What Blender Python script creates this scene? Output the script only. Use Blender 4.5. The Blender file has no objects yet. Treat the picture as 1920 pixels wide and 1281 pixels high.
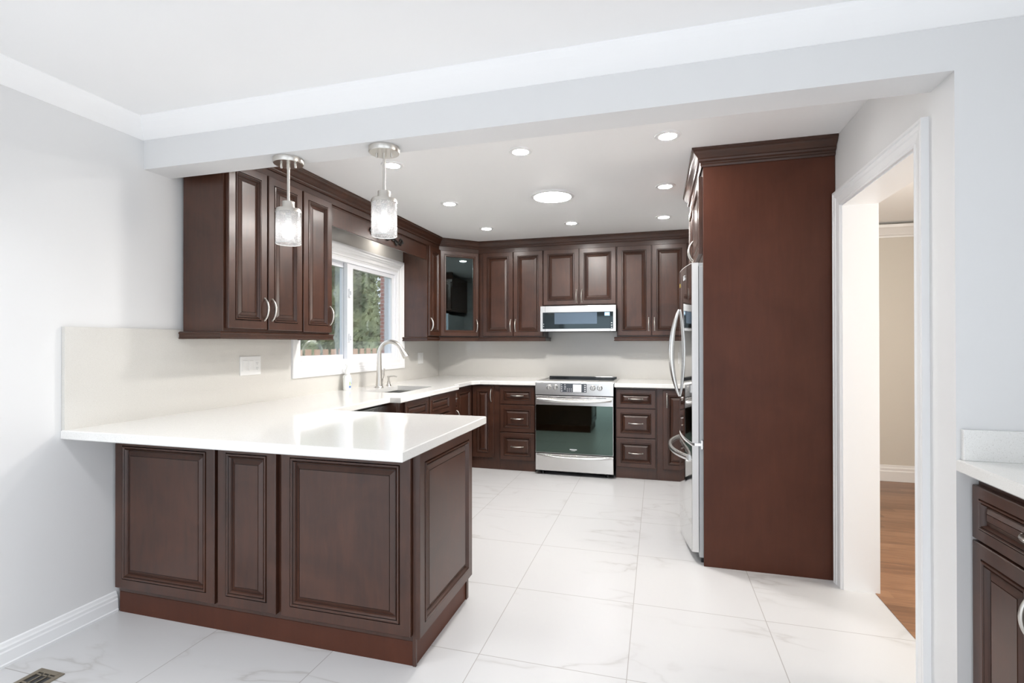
import bpy, bmesh, math, random
from mathutils import Vector, Matrix
random.seed(7)
SC = bpy.context.scene
COL = SC.collection
PI = math.pi
# ------------------------------------------------------------------ camera, world, daylight, exposure
cam = bpy.data.cameras.new('camera'); cam_o = bpy.data.objects.new('camera', cam); COL.objects.link(cam_o)
YAW, PITCH, ROLL, FPX = math.radians(15.8226), math.radians(.2442), math.radians(-.0622), 960.35
cam.sensor_fit = 'HORIZONTAL'; cam.sensor_width = 36.0; cam.lens = 36.0*FPX/1920.0; cam.clip_start = .02; cam.clip_end = 200
_f0 = Vector((-math.sin(YAW), math.cos(YAW), 0)); _r = Vector((math.cos(YAW), math.sin(YAW), 0)); _u0 = Vector((0, 0, 1))
_f = _f0*math.cos(PITCH)+_u0*math.sin(PITCH); _u = _u0*math.cos(PITCH)-_f0*math.sin(PITCH)
_r2 = _r*math.cos(ROLL)+_u*math.sin(ROLL); _u2 = _u*math.cos(ROLL)-_r*math.sin(ROLL)
_m = Matrix((_r2, _u2, -_f)).transposed().to_4x4(); _m.translation = (2.5488, -5.7323, 1.3142)
cam_o.matrix_world = _m
SC.camera = cam_o
SC.view_settings.view_transform = 'Standard'; SC.view_settings.look = 'None'
SC.view_settings.gamma = 1; SC.view_settings.exposure = 0.07; SC.view_settings.use_curve_mapping = False
SC.cycles.use_denoising = True
SC.cycles.max_bounces = 10; SC.cycles.diffuse_bounces = 6; SC.cycles.glossy_bounces = 5; SC.cycles.transparent_max_bounces = 12
SC.cycles.sample_clamp_indirect = 40; SC.cycles.caustics_reflective = False; SC.cycles.caustics_refractive = False
W = bpy.data.worlds.new('world'); SC.world = W; W.use_nodes = True
_bg = W.node_tree.nodes['Background']; _bg.inputs[0].default_value = (.86, .925, 1, 1); _bg.inputs[1].default_value = 2.2
def area(name, loc, rot, sx, sy, power, color):
    l = bpy.data.lights.new(name, 'AREA'); l.shape = 'RECTANGLE'; l.size = sx; l.size_y = sy; l.energy = power; l.color = color
    o = bpy.data.objects.new(name, l); COL.objects.link(o); o.location = loc; o.rotation_euler = rot; return o
# daylight comes from the sky through the dining room's patio opening (behind the camera), an added, unseen side opening and the kitchen window;
# unseen fill lamps are added in the far room and at the dining ceiling
area('hall_fill', (5.6, -3.0, 1.4), (0, math.radians(90), 0), 1.4, 1.2, 60, (1, .95, .88))  # unseen lamp added to brighten the room beyond the doorway
DINING_FILL = ((.70, -5.05, 10), (1.55, -6.3, 33), (3.0, -6.3, 10))
for _x, _y, _e in DINING_FILL:                      # out-of-view fill lamps added at the dining ceiling
    _l = area('dining_fill', (_x, _y, 2.448), (0, 0, 0), .26, .26, _e, (.97, .98, 1)); _l.data.shape = 'DISK'; _l.data.spread = math.radians(125)
area('over_sink_lamp', (.13, -1.45, 2.36), (0, 0, 0), .07, .07, 1.2, (1, .95, .88))

# ------------------------------------------------------------------ mesh helpers
class MB:
    def __init__(s): s.bm = bmesh.new()
    def face(s, pts):
        try: return s.bm.faces.new([s.bm.verts.new(p) for p in pts])
        except ValueError: return None
    def box(s, x0, x1, y0, y1, z0, z1, bev=0):
        b = bmesh.new()
        vs = [b.verts.new(p) for p in ((x0,y0,z0),(x1,y0,z0),(x1,y1,z0),(x0,y1,z0),(x0,y0,z1),(x1,y0,z1),(x1,y1,z1),(x0,y1,z1))]
        for q in ((3,2,1,0),(4,5,6,7),(0,1,5,4),(1,2,6,5),(2,3,7,6),(3,0,4,7)): b.faces.new([vs[i] for i in q])
        if bev: bmesh.ops.bevel(b, geom=list(b.edges), offset=bev, segments=2, profile=.5, affect='EDGES')
        s.merge(b); return s
    def merge(s, b):
        mp = {v: s.bm.verts.new(v.co) for v in b.verts}
        for f in b.faces:
            try: s.bm.faces.new([mp[v] for v in f.verts])
            except ValueError: pass
        b.free()
    def rings(s, rings, close=True, cap0=True, cap1=True, mats=()):
        R = [[s.bm.verts.new(p) for p in r] for r in rings]
        n = len(R[0])
        for q, (a, b) in enumerate(zip(R, R[1:])):
            for i in range(n if close else n-1):
                j = (i+1) % n
                try: s.bm.faces.new((a[i], a[j], b[j], b[i])).material_index = int(q in mats)
                except ValueError: pass
        if close and cap0: s.bm.faces.new(list(reversed(R[0])))
        if close and cap1: s.bm.faces.new(R[-1])
        return s
    def panel(s, O, Uv, Vv, N, w, h, prof, mats=()):
        """mitred rectangular ring stack; O lower corner of the back plane; prof = (inset, height)"""
        O, Uv, Vv, N = Vector(O), Vector(Uv), Vector(Vv), Vector(N)
        rg = []
        for ins, z in prof:
            rg.append([O+Uv*a+Vv*b+N*z for a, b in ((ins, ins), (w-ins, ins), (w-ins, h-ins), (ins, h-ins))])
        if Uv.cross(Vv).dot(N) < 0: rg = [list(reversed(r)) for r in rg]
        return s.rings(rg, mats=mats)
    def tube(s, pts, rad, n=12, flat=1.0, up=None, caps=True):
        pts = [Vector(p) for p in pts]
        if not hasattr(rad, '__len__'): rad = [rad]*len(pts)
        rg = []; prev = None
        for i, p in enumerate(pts):
            t = (pts[min(i+1, len(pts)-1)]-pts[max(i-1, 0)]).normalized()
            if prev is None:
                a = Vector(up) if up else (Vector((0,0,1)) if abs(t.z) < .9 else Vector((1,0,0)))
            else: a = prev
            e = (a-t*a.dot(t)).normalized(); prev = e; g = t.cross(e)
            rg.append([p+e*(math.cos(2*PI*k/n)*rad[i])+g*(math.sin(2*PI*k/n)*rad[i]*flat) for k in range(n)])
        return s.rings(rg, cap0=caps, cap1=caps)
    def lathe(s, c, prof, n=32, axis='z'):
        rg = []
        for r, z in prof:
            ring = []
            for k in range(n):
                a = 2*PI*k/n; q = (r*math.cos(a), r*math.sin(a), z)
                if axis == 'x': q = (q[2], q[0], q[1])
                if axis == 'y': q = (q[1], q[2], q[0])
                if axis == '-x': q = (-q[2], q[1], q[0])
                if axis == '-y': q = (q[0], -q[2], q[1])
                ring.append(Vector(c)+Vector(q))
            rg.append(ring)
        return s.rings(rg, cap0=prof[0][0] < .003, cap1=prof[-1][0] < .003)
    def sweep(s, path, prof, z0=0, side=1, closed=False):
        """profile (offset, z) swept along a plan polyline with mitres; offset to the right of travel for side=1"""
        n = len(path); rg = []
        P = [Vector((p[0], p[1])) for p in path]
        def nrm(a, b):
            d = (b-a).normalized(); return Vector((d.y, -d.x))*side
        for i in range(n):
            if closed: n1, n2 = nrm(P[i-1], P[i]), nrm(P[i], P[(i+1) % n])
            else:
                n1 = nrm(P[i-1], P[i]) if i else nrm(P[0], P[1]); n2 = nrm(P[i], P[i+1]) if i < n-1 else n1
            m = (n1+n2); m = m/ max(1e-6, m.dot(n1))
            rg.append([Vector((P[i].x+m.x*o, P[i].y+m.y*o, z0+z)) for o, z in prof])
        if closed: rg.append(rg[0])
        return s.rings(rg, cap0=not closed, cap1=not closed)
    def poly(s, outline, z0, z1, bev=.003, holes=()):
        """extruded plan outline with eased edges and straight holes"""
        def off(pl, d):
            n = len(pl); out = []
            for i in range(n):
                a, b, c = Vector(pl[i-1]), Vector(pl[i]), Vector(pl[(i+1) % n])
                d1, d2 = (b-a).normalized(), (c-b).normalized()
                n1, n2 = Vector((-d1.y, d1.x)), Vector((-d2.y, d2.x)); m = n1+n2; m = m/m.dot(n1)
                out.append(b+m*d)
            return out
        bm = s.bm
        L = [off(outline, bev), outline, outline, off(outline, bev)]; Z = [z0, z0+bev, z1-bev, z1]
        R = [[bm.verts.new((p[0], p[1], z)) for p in l] for l, z in zip(L, Z)]
        n = len(outline)
        for a, b in zip(R, R[1:]):
            for i in range(n):
                j = (i+1) % n; bm.faces.new((a[i], a[j], b[j], b[i]))
        H0 = [[bm.verts.new((p[0], p[1], z0)) for p in h] for h in holes]; H1 = [[bm.verts.new((p[0], p[1], z1)) for p in h] for h in holes]
        for a, b in zip(H0, H1):
            m = len(a)
            for i in range(m):
                j = (i+1) % m; bm.faces.new((a[j], a[i], b[i], b[j]))
        for ring, hs in ((R[0], H0), (R[-1], H1)):
            es = []
            for lp in [ring]+hs:
                for i in range(len(lp)):
                    e = bm.edges.get((lp[i], lp[(i+1) % len(lp)])) or bm.edges.new((lp[i], lp[(i+1) % len(lp)])); es.append(e)
            bmesh.ops.triangle_fill(bm, edges=es, use_beauty=True)
        return s
    def build(s, name, mat, parent=None, smooth=None, label=None):
        bm = s.bm
        bmesh.ops.recalc_face_normals(bm, faces=list(bm.faces))
        xs = [v.co for v in bm.verts]
        lo = Vector([min(c[i] for c in xs) for i in range(3)]); hi = Vector([max(c[i] for c in xs) for i in range(3)])
        c = (lo+hi)/2; c.z = lo.z
        for v in bm.verts: v.co -= c
        me = bpy.data.meshes.new(name); bm.to_mesh(me); bm.free()
        for m_ in (mat if isinstance(mat, (list, tuple)) else [mat]): me.materials.append(m_)
        if smooth:
            for p in me.polygons: p.use_smooth = True
            if smooth is not True: me.set_sharp_from_angle(angle=math.radians(smooth))
        o = bpy.data.objects.new(name, me); COL.objects.link(o)
        o.location = c
        if parent:
            o.parent = parent; pl = Vector(parent.location); q = parent.parent
            while q: pl += Vector(q.location); q = q.parent
            o.location = c-pl
        if label: o['label'] = label
        return o
def thing(name, label, cat, loc, group=None):
    o = bpy.data.objects.new(name, None); COL.objects.link(o); o.location = loc; o.empty_display_size = .1
    return tag(o, label, cat, group)
def tag(o, label, cat, group=None):
    o['label'] = label; o['category'] = cat
    if group: o['group'] = group
    return o
def struct(o, label=None):
    o['kind'] = 'structure'
    if label: o['label'] = label
    return o

# ------------------------------------------------------------------ materials
def mat(name, color=(.8,.8,.8), rough=.5, metal=0, **kw):
    m = bpy.data.materials.new(name); m.use_nodes = True
    b = m.node_tree.nodes['Principled BSDF']
    b.inputs['Base Color'].default_value = (*color, 1); b.inputs['Roughness'].default_value = rough; b.inputs['Metallic'].default_value = metal
    for k, v in kw.items(): b.inputs[k.replace('_', ' ')].default_value = v
    return m
class NT:
    def __init__(s, m): s.t = m.node_tree; s.b = s.t.nodes['Principled BSDF']
    def n(s, typ, ins=None, **at):
        nd = s.t.nodes.new(typ)
        for k, v in at.items(): setattr(nd, k, v)
        for k, v in (ins or {}).items():
            if hasattr(v, 'is_linked') or isinstance(v, bpy.types.NodeSocket): s.t.links.new(v, nd.inputs[k])
            else: nd.inputs[k].default_value = v
        return nd
    def math(s, op, a, b=None, clamp=False):
        nd = s.n('ShaderNodeMath', operation=op); nd.use_clamp = clamp
        for i, v in enumerate((a, b)):
            if v is None: continue
            if isinstance(v, (int, float)): nd.inputs[i].default_value = v
            else: s.t.links.new(v, nd.inputs[i])
        return nd.outputs[0]
    def ramp(s, fac, stops):
        nd = s.n('ShaderNodeValToRGB'); s.t.links.new(fac, nd.inputs[0]); e = nd.color_ramp.elements
        while len(e) < len(stops): e.new(.5)
        for q, (p, c) in zip(e, stops): q.position = p; q.color = (*c, 1) if len(c) == 3 else c
        return nd.outputs[0]
    def mix(s, fac, a, b):
        nd = s.n('ShaderNodeMix', data_type='RGBA')
        for i, v in ((0, fac), (6, a), (7, b)):
            if isinstance(v, bpy.types.NodeSocket): s.t.links.new(v, nd.inputs[i])
            else: nd.inputs[i].default_value = v if isinstance(v, (int, float)) else (*v, 1)
        return nd.outputs[2]
    def pos(s): return s.n('ShaderNodeNewGeometry').outputs['Position']
    def mapping(s, vec, scale=(1,1,1), rot=(0,0,0), loc=(0,0,0)):
        nd = s.n('ShaderNodeMapping'); s.t.links.new(vec, nd.inputs[0])
        nd.inputs['Scale'].default_value = scale; nd.inputs['Rotation'].default_value = rot; nd.inputs['Location'].default_value = loc
        return nd.outputs[0]
    def noise(s, vec, scale, detail=4, rough=.55, dist=0):
        nd = s.n('ShaderNodeTexNoise'); s.t.links.new(vec, nd.inputs['Vector'])
        nd.inputs['Scale'].default_value = scale; nd.inputs['Detail'].default_value = detail; nd.inputs['Roughness'].default_value = rough; nd.inputs['Distortion'].default_value = dist
        return nd.outputs[0]
    def out(s, key, sock): s.t.links.new(sock, s.b.inputs[key])
    def bump(s, h, strength=.2, dist=.002):
        nd = s.n('ShaderNodeBump'); nd.inputs['Strength'].default_value = strength; nd.inputs['Distance'].default_value = dist
        s.t.links.new(h, nd.inputs['Height']); s.t.links.new(nd.outputs[0], s.b.inputs['Normal'])

def paint(name, c, rough=.6):
    m = mat(name, c, rough); t = NT(m)
    t.bump(t.noise(t.pos(), 180, 2), .04, .001); return m
def wood(name, dark, lit, rough=.33, axis='z', coat=.25):
    m = mat(name, dark, rough); t = NT(m)
    sc = {'z': (1, 1, .12), 'x': (.12, 1, 1), 'y': (1, .12, 1)}[axis]
    v = t.mapping(t.pos(), sc)
    g = t.noise(v, 38, 6, .6, .6); big = t.noise(t.pos(), 3.5, 3, .5, .8)
    f = t.math('ADD', t.math('MULTIPLY', g, .45), t.math('MULTIPLY', big, .65))
    t.out('Base Color', t.ramp(f, [(.30, dark), (.78, lit)]))
    t.out('Roughness', t.math('ADD', t.math('MULTIPLY', g, .08), rough-.04))
    m.node_tree.nodes['Principled BSDF'].inputs['Coat Weight'].default_value = coat
    m.node_tree.nodes['Principled BSDF'].inputs['Coat Roughness'].default_value = .22
    return m
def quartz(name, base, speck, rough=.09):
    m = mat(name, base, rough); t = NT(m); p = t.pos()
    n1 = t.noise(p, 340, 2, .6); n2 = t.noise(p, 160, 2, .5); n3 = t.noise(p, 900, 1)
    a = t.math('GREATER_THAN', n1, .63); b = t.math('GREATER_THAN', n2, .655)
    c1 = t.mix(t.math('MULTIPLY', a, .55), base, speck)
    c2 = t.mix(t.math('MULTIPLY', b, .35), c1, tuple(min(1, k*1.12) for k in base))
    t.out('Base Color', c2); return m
M = {}
M['wall'] = paint('wall_paint', (.735, .735, .735))
M['ceil'] = paint('ceiling_paint', (.90, .90, .90), .7)
M['trim'] = mat('trim_paint', (.83, .835, .84), .35)
M['wood'] = wood('espresso_wood', (.026, .0092, .0050), (.078, .0285, .0150), .36, 'z', .24)
M['woodp'] = wood('veneer_panel', (.058, .0165, .0080), (.086, .0265, .0135), .45, 'z', 0.0)
M['woodp'].node_tree.nodes['Principled BSDF'].inputs['Specular IOR Level'].default_value = .28
M['woodl'] = wood('espresso_moulding', (.022, .0078, .0042), (.066, .024, .0120), .36, 'x', .12)
M['glaze'] = mat('dark_glaze', (.006, .004, .003), .45)
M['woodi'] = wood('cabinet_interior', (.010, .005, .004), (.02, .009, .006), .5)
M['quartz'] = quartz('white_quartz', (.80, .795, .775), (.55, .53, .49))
M['splash'] = quartz('cream_quartz', (.645, .628, .592), (.44, .42, .375), .12)
M['steel'] = mat('stainless_steel', (.74, .735, .72), .27, 1)
M['steelb'] = mat('bright_steel', (.76, .76, .76), .06, 1)
M['steels'] = mat('sink_steel', (.50, .50, .49), .30, 1)
M['nickel'] = mat('brushed_nickel', (.62, .595, .555), .30, 1)
M['chrome'] = mat('chrome', (.78, .78, .78), .06, 1)
M['fside'] = mat('fridge_side_grey', (.55, .57, .58), .4, .2)
M['fdoor'] = mat('fridge_door_edge', (.74, .735, .73), .35, .2)
M['black'] = mat('black_plastic', (.012, .012, .013), .35)
M['blackg'] = mat('black_glass', (.006, .007, .008), .04)
M['oveng'] = mat('oven_glass', (.085, .12, .105), .03, 1)
M['microg'] = mat('microwave_glass', (.05, .062, .066), .05, 1)
M['microw'] = mat('microwave_window', (.12, .16, .205), .18, .6)
M['plastic'] = mat('white_plastic', (.80, .80, .79), .3)
M['grey'] = mat('grey_mark', (.28, .29, .31), .4)
M['panelg'] = mat('control_panel_grey', (.075, .085, .10), .2)
M['mark'] = mat('white_mark', (.75, .76, .78), .4)
M['iron'] = mat('dark_iron', (.045, .042, .04), .35, .7)
M['bronze'] = mat('vent_bronze', (.26, .225, .17), .4, .6)
M['vinyl'] = mat('white_vinyl', (.82, .83, .86), .3)
M['sticker'] = mat('yellow_sticker', (.75, .55, .10), .5)
def emis(name, c, s):
    m = mat(name, c, .5); b = m.node_tree.nodes['Principled BSDF']
    b.inputs['Emission Color'].default_value = (*c, 1); b.inputs['Emission Strength'].default_value = s; return m
M['led'] = emis('led_lens', (1, .968, .93), 245)
M['ledp'] = emis('led_panel_lens', (1, .968, .93), 230)
M['bulb'] = emis('bulb', (1, .97, .94), 7)
M['digit'] = emis('digits', (.75, .88, 1), 1.2)
M['disp'] = emis('blue_display', (.30, .50, .75), .8)
def glass(name, gloss_c=(.9,.95,.95), tint=(.97,.985,.98), f=.08, white=0.0, rough=.02):
    m = bpy.data.materials.new(name); m.use_nodes = True; t = m.node_tree; t.nodes.clear()
    o = t.nodes.new('ShaderNodeOutputMaterial'); tr = t.nodes.new('ShaderNodeBsdfTransparent'); tr.inputs[0].default_value = (*tint, 1)
    gl = t.nodes.new('ShaderNodeBsdfGlossy'); gl.inputs[0].default_value = (*gloss_c, 1); gl.inputs[1].default_value = rough
    fr = t.nodes.new('ShaderNodeLayerWeight'); fr.inputs[0].default_value = .25
    mt = t.nodes.new('ShaderNodeMath'); mt.operation = 'MULTIPLY_ADD'; mt.inputs[1].default_value = .5; mt.inputs[2].default_value = f
    t.links.new(fr.outputs['Fresnel'], mt.inputs[0])
    mx = t.nodes.new('ShaderNodeMixShader'); t.links.new(mt.outputs[0], mx.inputs[0]); t.links.new(tr.outputs[0], mx.inputs[1]); t.links.new(gl.outputs[0], mx.inputs[2])
    last = mx
    if white:
        df = t.nodes.new('ShaderNodeBsdfTranslucent'); df.inputs[0].default_value = (.95, .95, .95, 1)
        d2 = t.nodes.new('ShaderNodeBsdfDiffuse'); d2.inputs[0].default_value = (.9, .9, .9, 1)
        ma = t.nodes.new('ShaderNodeMixShader'); ma.inputs[0].default_value = .5
        t.links.new(df.outputs[0], ma.inputs[1]); t.links.new(d2.outputs[0], ma.inputs[2])
        ns = t.nodes.new('ShaderNodeTexNoise'); ns.inputs['Scale'].default_value = 240; gp = t.nodes.new('ShaderNodeNewGeometry'); t.links.new(gp.outputs['Position'], ns.inputs['Vector'])
        mm = t.nodes.new('ShaderNodeMath'); mm.operation = 'MULTIPLY'; mm.inputs[1].default_value = white*2; t.links.new(ns.outputs[0], mm.inputs[0])
        mb = t.nodes.new('ShaderNodeMixShader'); t.links.new(mm.outputs[0], mb.inputs[0])
        t.links.new(mx.outputs[0], mb.inputs[1]); t.links.new(ma.outputs[0], mb.inputs[2]); last = mb
    t.links.new(last.outputs[0], o.inputs[0]); return m
M['pane'] = glass('window_glass', (.95,.97,1), (.97,.985,1), .05)
M['cabg'] = glass('cabinet_glass', (.55,.68,.70), (.55,.6,.6), .16)
M['shelfg'] = glass('glass_shelf', (.6,.75,.75), (.75,.85,.83), .25)
M['shade'] = glass('seeded_glass', (1,1,1), (.97,.97,.97), .08, .24, .05)
M['bottle'] = mat('clear_bottle', (.80, .82, .80), .15)

# floor: 24 inch polished marble-look porcelain, thin grout, soft diagonal veins
TX, TY, TP = 1.8211, -3.6787, .6097
def floor_mat():
    m = mat('marble_tile', (.8, .8, .8), .30); t = NT(m); p = t.pos()
    sx = t.n('ShaderNodeSeparateXYZ', {0: p})
    gx = t.math('DIVIDE', t.math('SUBTRACT', sx.outputs[0], TX), TP); gy = t.math('DIVIDE', t.math('SUBTRACT', sx.outputs[1], TY), TP)
    def line(g):
        fr = t.math('FRACT', g); d = t.math('MINIMUM', fr, t.math('SUBTRACT', 1.0, fr)); return t.math('LESS_THAN', d, .0028)
    grout = t.math('MAXIMUM', line(gx), line(gy))
    cell = t.n('ShaderNodeCombineXYZ', {0: t.math('FLOOR', gx), 1: t.math('FLOOR', gy)})
    wn = t.n('ShaderNodeTexWhiteNoise', {0: cell.outputs[0]}, noise_dimensions='3D')
    off = t.n('ShaderNodeVectorMath', {0: wn.outputs['Color'], 1: (9, 9, 9)}, operation='MULTIPLY')
    q = t.n('ShaderNodeVectorMath', {0: p, 1: off.outputs[0]}, operation='ADD').outputs[0]
    v = t.mapping(q, (.8, 2.6, 1), (0, 0, math.radians(28)))
    nz = t.noise(v, 1.15, 5, .5, .55)
    ridge = t.math('ABSOLUTE', t.math('SUBTRACT', nz, .5))
    thin = t.ramp(ridge, [(0, (1,1,1)), (.012, (.25,.25,.25)), (.035, (0,0,0))])
    msk = t.ramp(t.noise(q, 1.9, 2), [(.44, (0,0,0)), (.62, (1,1,1))])
    vein = t.math('MULTIPLY', thin, msk)
    cloud = t.noise(v, .9, 3, .5)
    c = t.mix(t.math('MULTIPLY', cloud, .25), (.585, .585, .59), (.55, .55, .555))
    c = t.mix(t.math('MULTIPLY', vein, .75), c, (.42, .41, .40))
    c = t.mix(t.math('MULTIPLY', grout, .85), c, (.30, .285, .27))
    t.out('Base Color', c); return m
M['tile'] = floor_mat()
def plank_mat():
    m = mat('oak_planks', (.3, .15, .06), .32); t = NT(m); p = t.pos(); sx = t.n('ShaderNodeSeparateXYZ', {0: p})
    gy = t.math('DIVIDE', sx.outputs[1], .083); row = t.math('FLOOR', gy)
    wn = t.n('ShaderNodeTexWhiteNoise', {1: row}, noise_dimensions='1D')
    gx = t.math('ADD', t.math('DIVIDE', sx.outputs[0], .9), t.math('MULTIPLY', wn.outputs['Value'], 7)); 
    w2 = t.n('ShaderNodeTexWhiteNoise', {0: t.n('ShaderNodeCombineXYZ', {0: t.math('FLOOR', gx), 1: row}).outputs[0]}, noise_dimensions='2D')
    ofs = t.n('ShaderNodeVectorMath', {0: w2.outputs['Color'], 1: (8, 8, 8)}, operation='MULTIPLY')
    v = t.mapping(t.n('ShaderNodeVectorMath', {0: p, 1: ofs.outputs[0]}, operation='ADD').outputs[0], (.10, 1, 1))
    g = t.noise(v, 42, 5, .6, .8)
    f = t.math('ADD', t.math('MULTIPLY', g, .8), t.math('MULTIPLY', w2.outputs['Value'], .35))
    c = t.ramp(f, [(.25, (.12, .052, .023)), (.55, (.235, .112, .054)), (.85, (.35, .185, .098))])
    fr = t.math('FRACT', gy); ln = t.math('LESS_THAN', fr, .022)
    t.out('Base Color', t.mix(t.math('MULTIPLY', ln, .7), c, (.06, .025, .01))); return m
M['oak'] = plank_mat()
def brick_mat():
    m = mat('red_brick', (.4, .15, .1), .9); t = NT(m)
    n = t.n('ShaderNodeTexBrick'); t.t.links.new(t.mapping(t.pos(), (1,1,1), (math.radians(90),0,0)), n.inputs[0])
    n.inputs['Color1'].default_value = (.36,.17,.14,1); n.inputs['Color2'].default_value = (.44,.22,.18,1); n.inputs['Mortar'].default_value = (.5,.45,.42,1); n.inputs['Scale'].default_value = 4.5
    t.out('Base Color', n.outputs[0]); return m
M['brick'] = brick_mat()
M['fence'] = wood('cedar_boards', (.55, .30, .18), (.78, .50, .34), .8, 'z', 0)
def leaf_mat(name, a, b):
    m = mat(name, a, .8); t = NT(m); t.out('Base Color', t.ramp(t.noise(t.pos(), 2.2, 3), [(.38, a), (.62, b)])); return m
M['leaf'] = leaf_mat('cedar_foliage', (.15, .185, .105), (.42, .46, .25))
M['bark'] = mat('bark', (.12, .08, .06), .9)
M['lawn'] = mat('lawn', (.12, .17, .06), .9)

# ------------------------------------------------------------------ the room
CZ, YB0, YB1, BZ, RX = 2.457, -3.693, -3.538, 2.223, 3.503
YR = -8.9
def boxes(name, m, L, parent=None):
    b = MB()
    for q in L: b.box(*q)
    return b.build(name, m, parent)
struct(boxes('floor', M['tile'], [(-.17, 3.648, YR, .17, -.08, 0), (3.648, 4.35, YR, -3.60, -.08, 0)]), 'white marble-look porcelain tile floor')
struct(boxes('floor_hall', M['oak'], [(3.648, 5.75, -3.60, .10, -.08, .002)]), 'oak plank floor of the room beyond the doorway')
struct(boxes('ceiling', M['ceil'], [(-.17, 5.75, YR, .17, CZ, CZ+.12)]))
struct(boxes('ceiling_beam', M['wall'], [(-.02, RX, YB0, YB1, BZ, CZ)]), 'white dropped beam between dining area and kitchen')
WY0, WY1, WZ0, WZ1 = -2.505, -.985, 1.155, 2.045
SW = (-8.3, -5.0, .06, 1.95)  # unseen opening added in the dining wall to brighten the left wall
struct(boxes('wall_left', M['wall'], [(-.17, -.02, YR, WY0, 0, CZ), (-.17, -.02, WY0, WY1, 0, WZ0), (-.17, -.02, WY0, WY1, WZ1, CZ), (-.17, -.02, WY1, .17, 0, CZ)]))
struct(boxes('wall_back', M['wall'], [(-.02, 3.67, .02, .17, 0, CZ)]))
DY0, DY1, DZ = -3.446, -2.610, 2.062
struct(boxes('wall_right', M['wall'], [(RX, 3.668, YB0, DY0, 0, CZ), (RX, 3.668, DY0, DY1, DZ, CZ), (RX, 3.668, DY1, .02, 0, CZ),
    (3.668, 4.20, YB0, -3.60, 0, CZ)]), 'white kitchen wall with the doorway, ending in a short return')
struct(boxes('wall_dining', M['wall'], [(4.20, 4.35, YR, SW[0], 0, CZ), (4.20, 4.35, SW[0], SW[1], 0, SW[2]), (4.20, 4.35, SW[0], SW[1], SW[3], CZ), (4.20, 4.35, SW[1], -3.60, 0, CZ)]))
struct(boxes('wall_rear', M['wall'], [(-.17, .1, YR-.12, YR, 0, CZ), (3.7, 4.35, YR-.12, YR, 0, CZ), (.1, 3.7, YR-.12, YR, 2.05, CZ), (.1, 3.7, YR-.12, YR, 0, .06)]))
struct(boxes('wall_hall', mat('beige_paint', (.66, .63, .575), .6), [(3.668, 5.75, -.05, .10, 0, CZ), (5.65, 5.75, -3.6, -.05, 0, CZ), (4.35, 5.75, -3.70, -3.60, 0, CZ)]), 'beige wall of the room beyond the doorway')
# dining crown mould and baseboards
crown = [(0, 0), (.006, 0), (.016, .007), (.030, .017), (.044, .028), (.058, .041), (.072, .055), (.084, .070), (.090, .080), (.090, .085), (0, .085)]
struct(MB().sweep([(4.20, YB0), (-.02, YB0), (-.02, YR)], crown, CZ-.085, side=-1).build('trim_1', M['ceil']), 'white crown moulding of the dining ceiling')
base = [(0, 0), (.018, 0), (.020, .012), (.016, .016), (.016, .060), (.013, .066), (.013, .078), (.009, .084), (.006, .096), (0, .100)]
struct(MB().sweep([(-.02, -3.832), (-.02, YR)], base, 0, side=-1).build('baseboard_left', M['trim']))
hb = [(0, 0), (.018, 0), (.018, .095), (.014, .105), (.014, .125), (.008, .135), (.006, .155), (0, .155)]
struct(MB().sweep([(3.668, -.05), (5.65, -.05)], hb, 0, side=1).build('baseboard_hall', M['trim']))
hc = [(0, 0), (.01, 0), (.014, .014), (.03, .022), (.034, .03), (.07, .075), (.085, .085), (.09, .11), (0, .11)]
struct(MB().sweep([(3.668, -.05), (5.65, -.05)], hc, CZ-.135, side=1).build('trim_2', M['trim']), 'white crown moulding in the room beyond the doorway')
# doorway casing: mitred profile + jamb lining
def casing(mb, O, Uv, Vv, N, w, h, prof, bottom=True):
    """frame of a w x h opening; prof = (outward offset, height) ; three or four sides"""
    O, Uv, Vv, N = map(Vector, (O, Uv, Vv, N)); rg = []
    cs = ((0, 0, -1, -1), (w, 0, 1, -1), (w, h, 1, 1), (0, h, -1, 1))
    if not bottom: cs = ((0, 0, -1, 0), (0, h, -1, 1), (w, h, 1, 1), (w, 0, 1, 0))
    for a, b, sa, sb in cs: rg.append([O+Uv*(a+sa*o)+Vv*(b+sb*o)+N*z for o, z in prof])
    if bottom: rg.append(rg[0])
    return mb.rings(rg, cap0=not bottom, cap1=not bottom)
door_o = thing('door_1', 'white cased doorway opening onto the oak-floored room', 'doorway', (RX, (DY0+DY1)/2, 0))
door_o['kind'] = 'structure'
cp = [(-.004, -.001), (-.004, .014), (.004, .016), (.010, .012), (.018, .014), (.040, .016), (.046, .020), (.058, .022), (.064, .018), (.068, .024), (.078, .024), (.080, -.001)]
b = MB(); casing(b, (RX, DY0, 0), (0, 1, 0), (0, 0, 1), (-1, 0, 0), DY1-DY0, DZ, cp, False); b.build('casing', M['trim'], door_o)
boxes('jamb', M['trim'], [(RX-.002, 3.670, DY0-.003, DY0+.012, 0, DZ), (RX-.002, 3.670, DY1-.012, DY1+.003, 0, DZ), (RX-.002, 3.670, DY0+.012, DY1-.012, DZ-.012, DZ+.003)], door_o)

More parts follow.
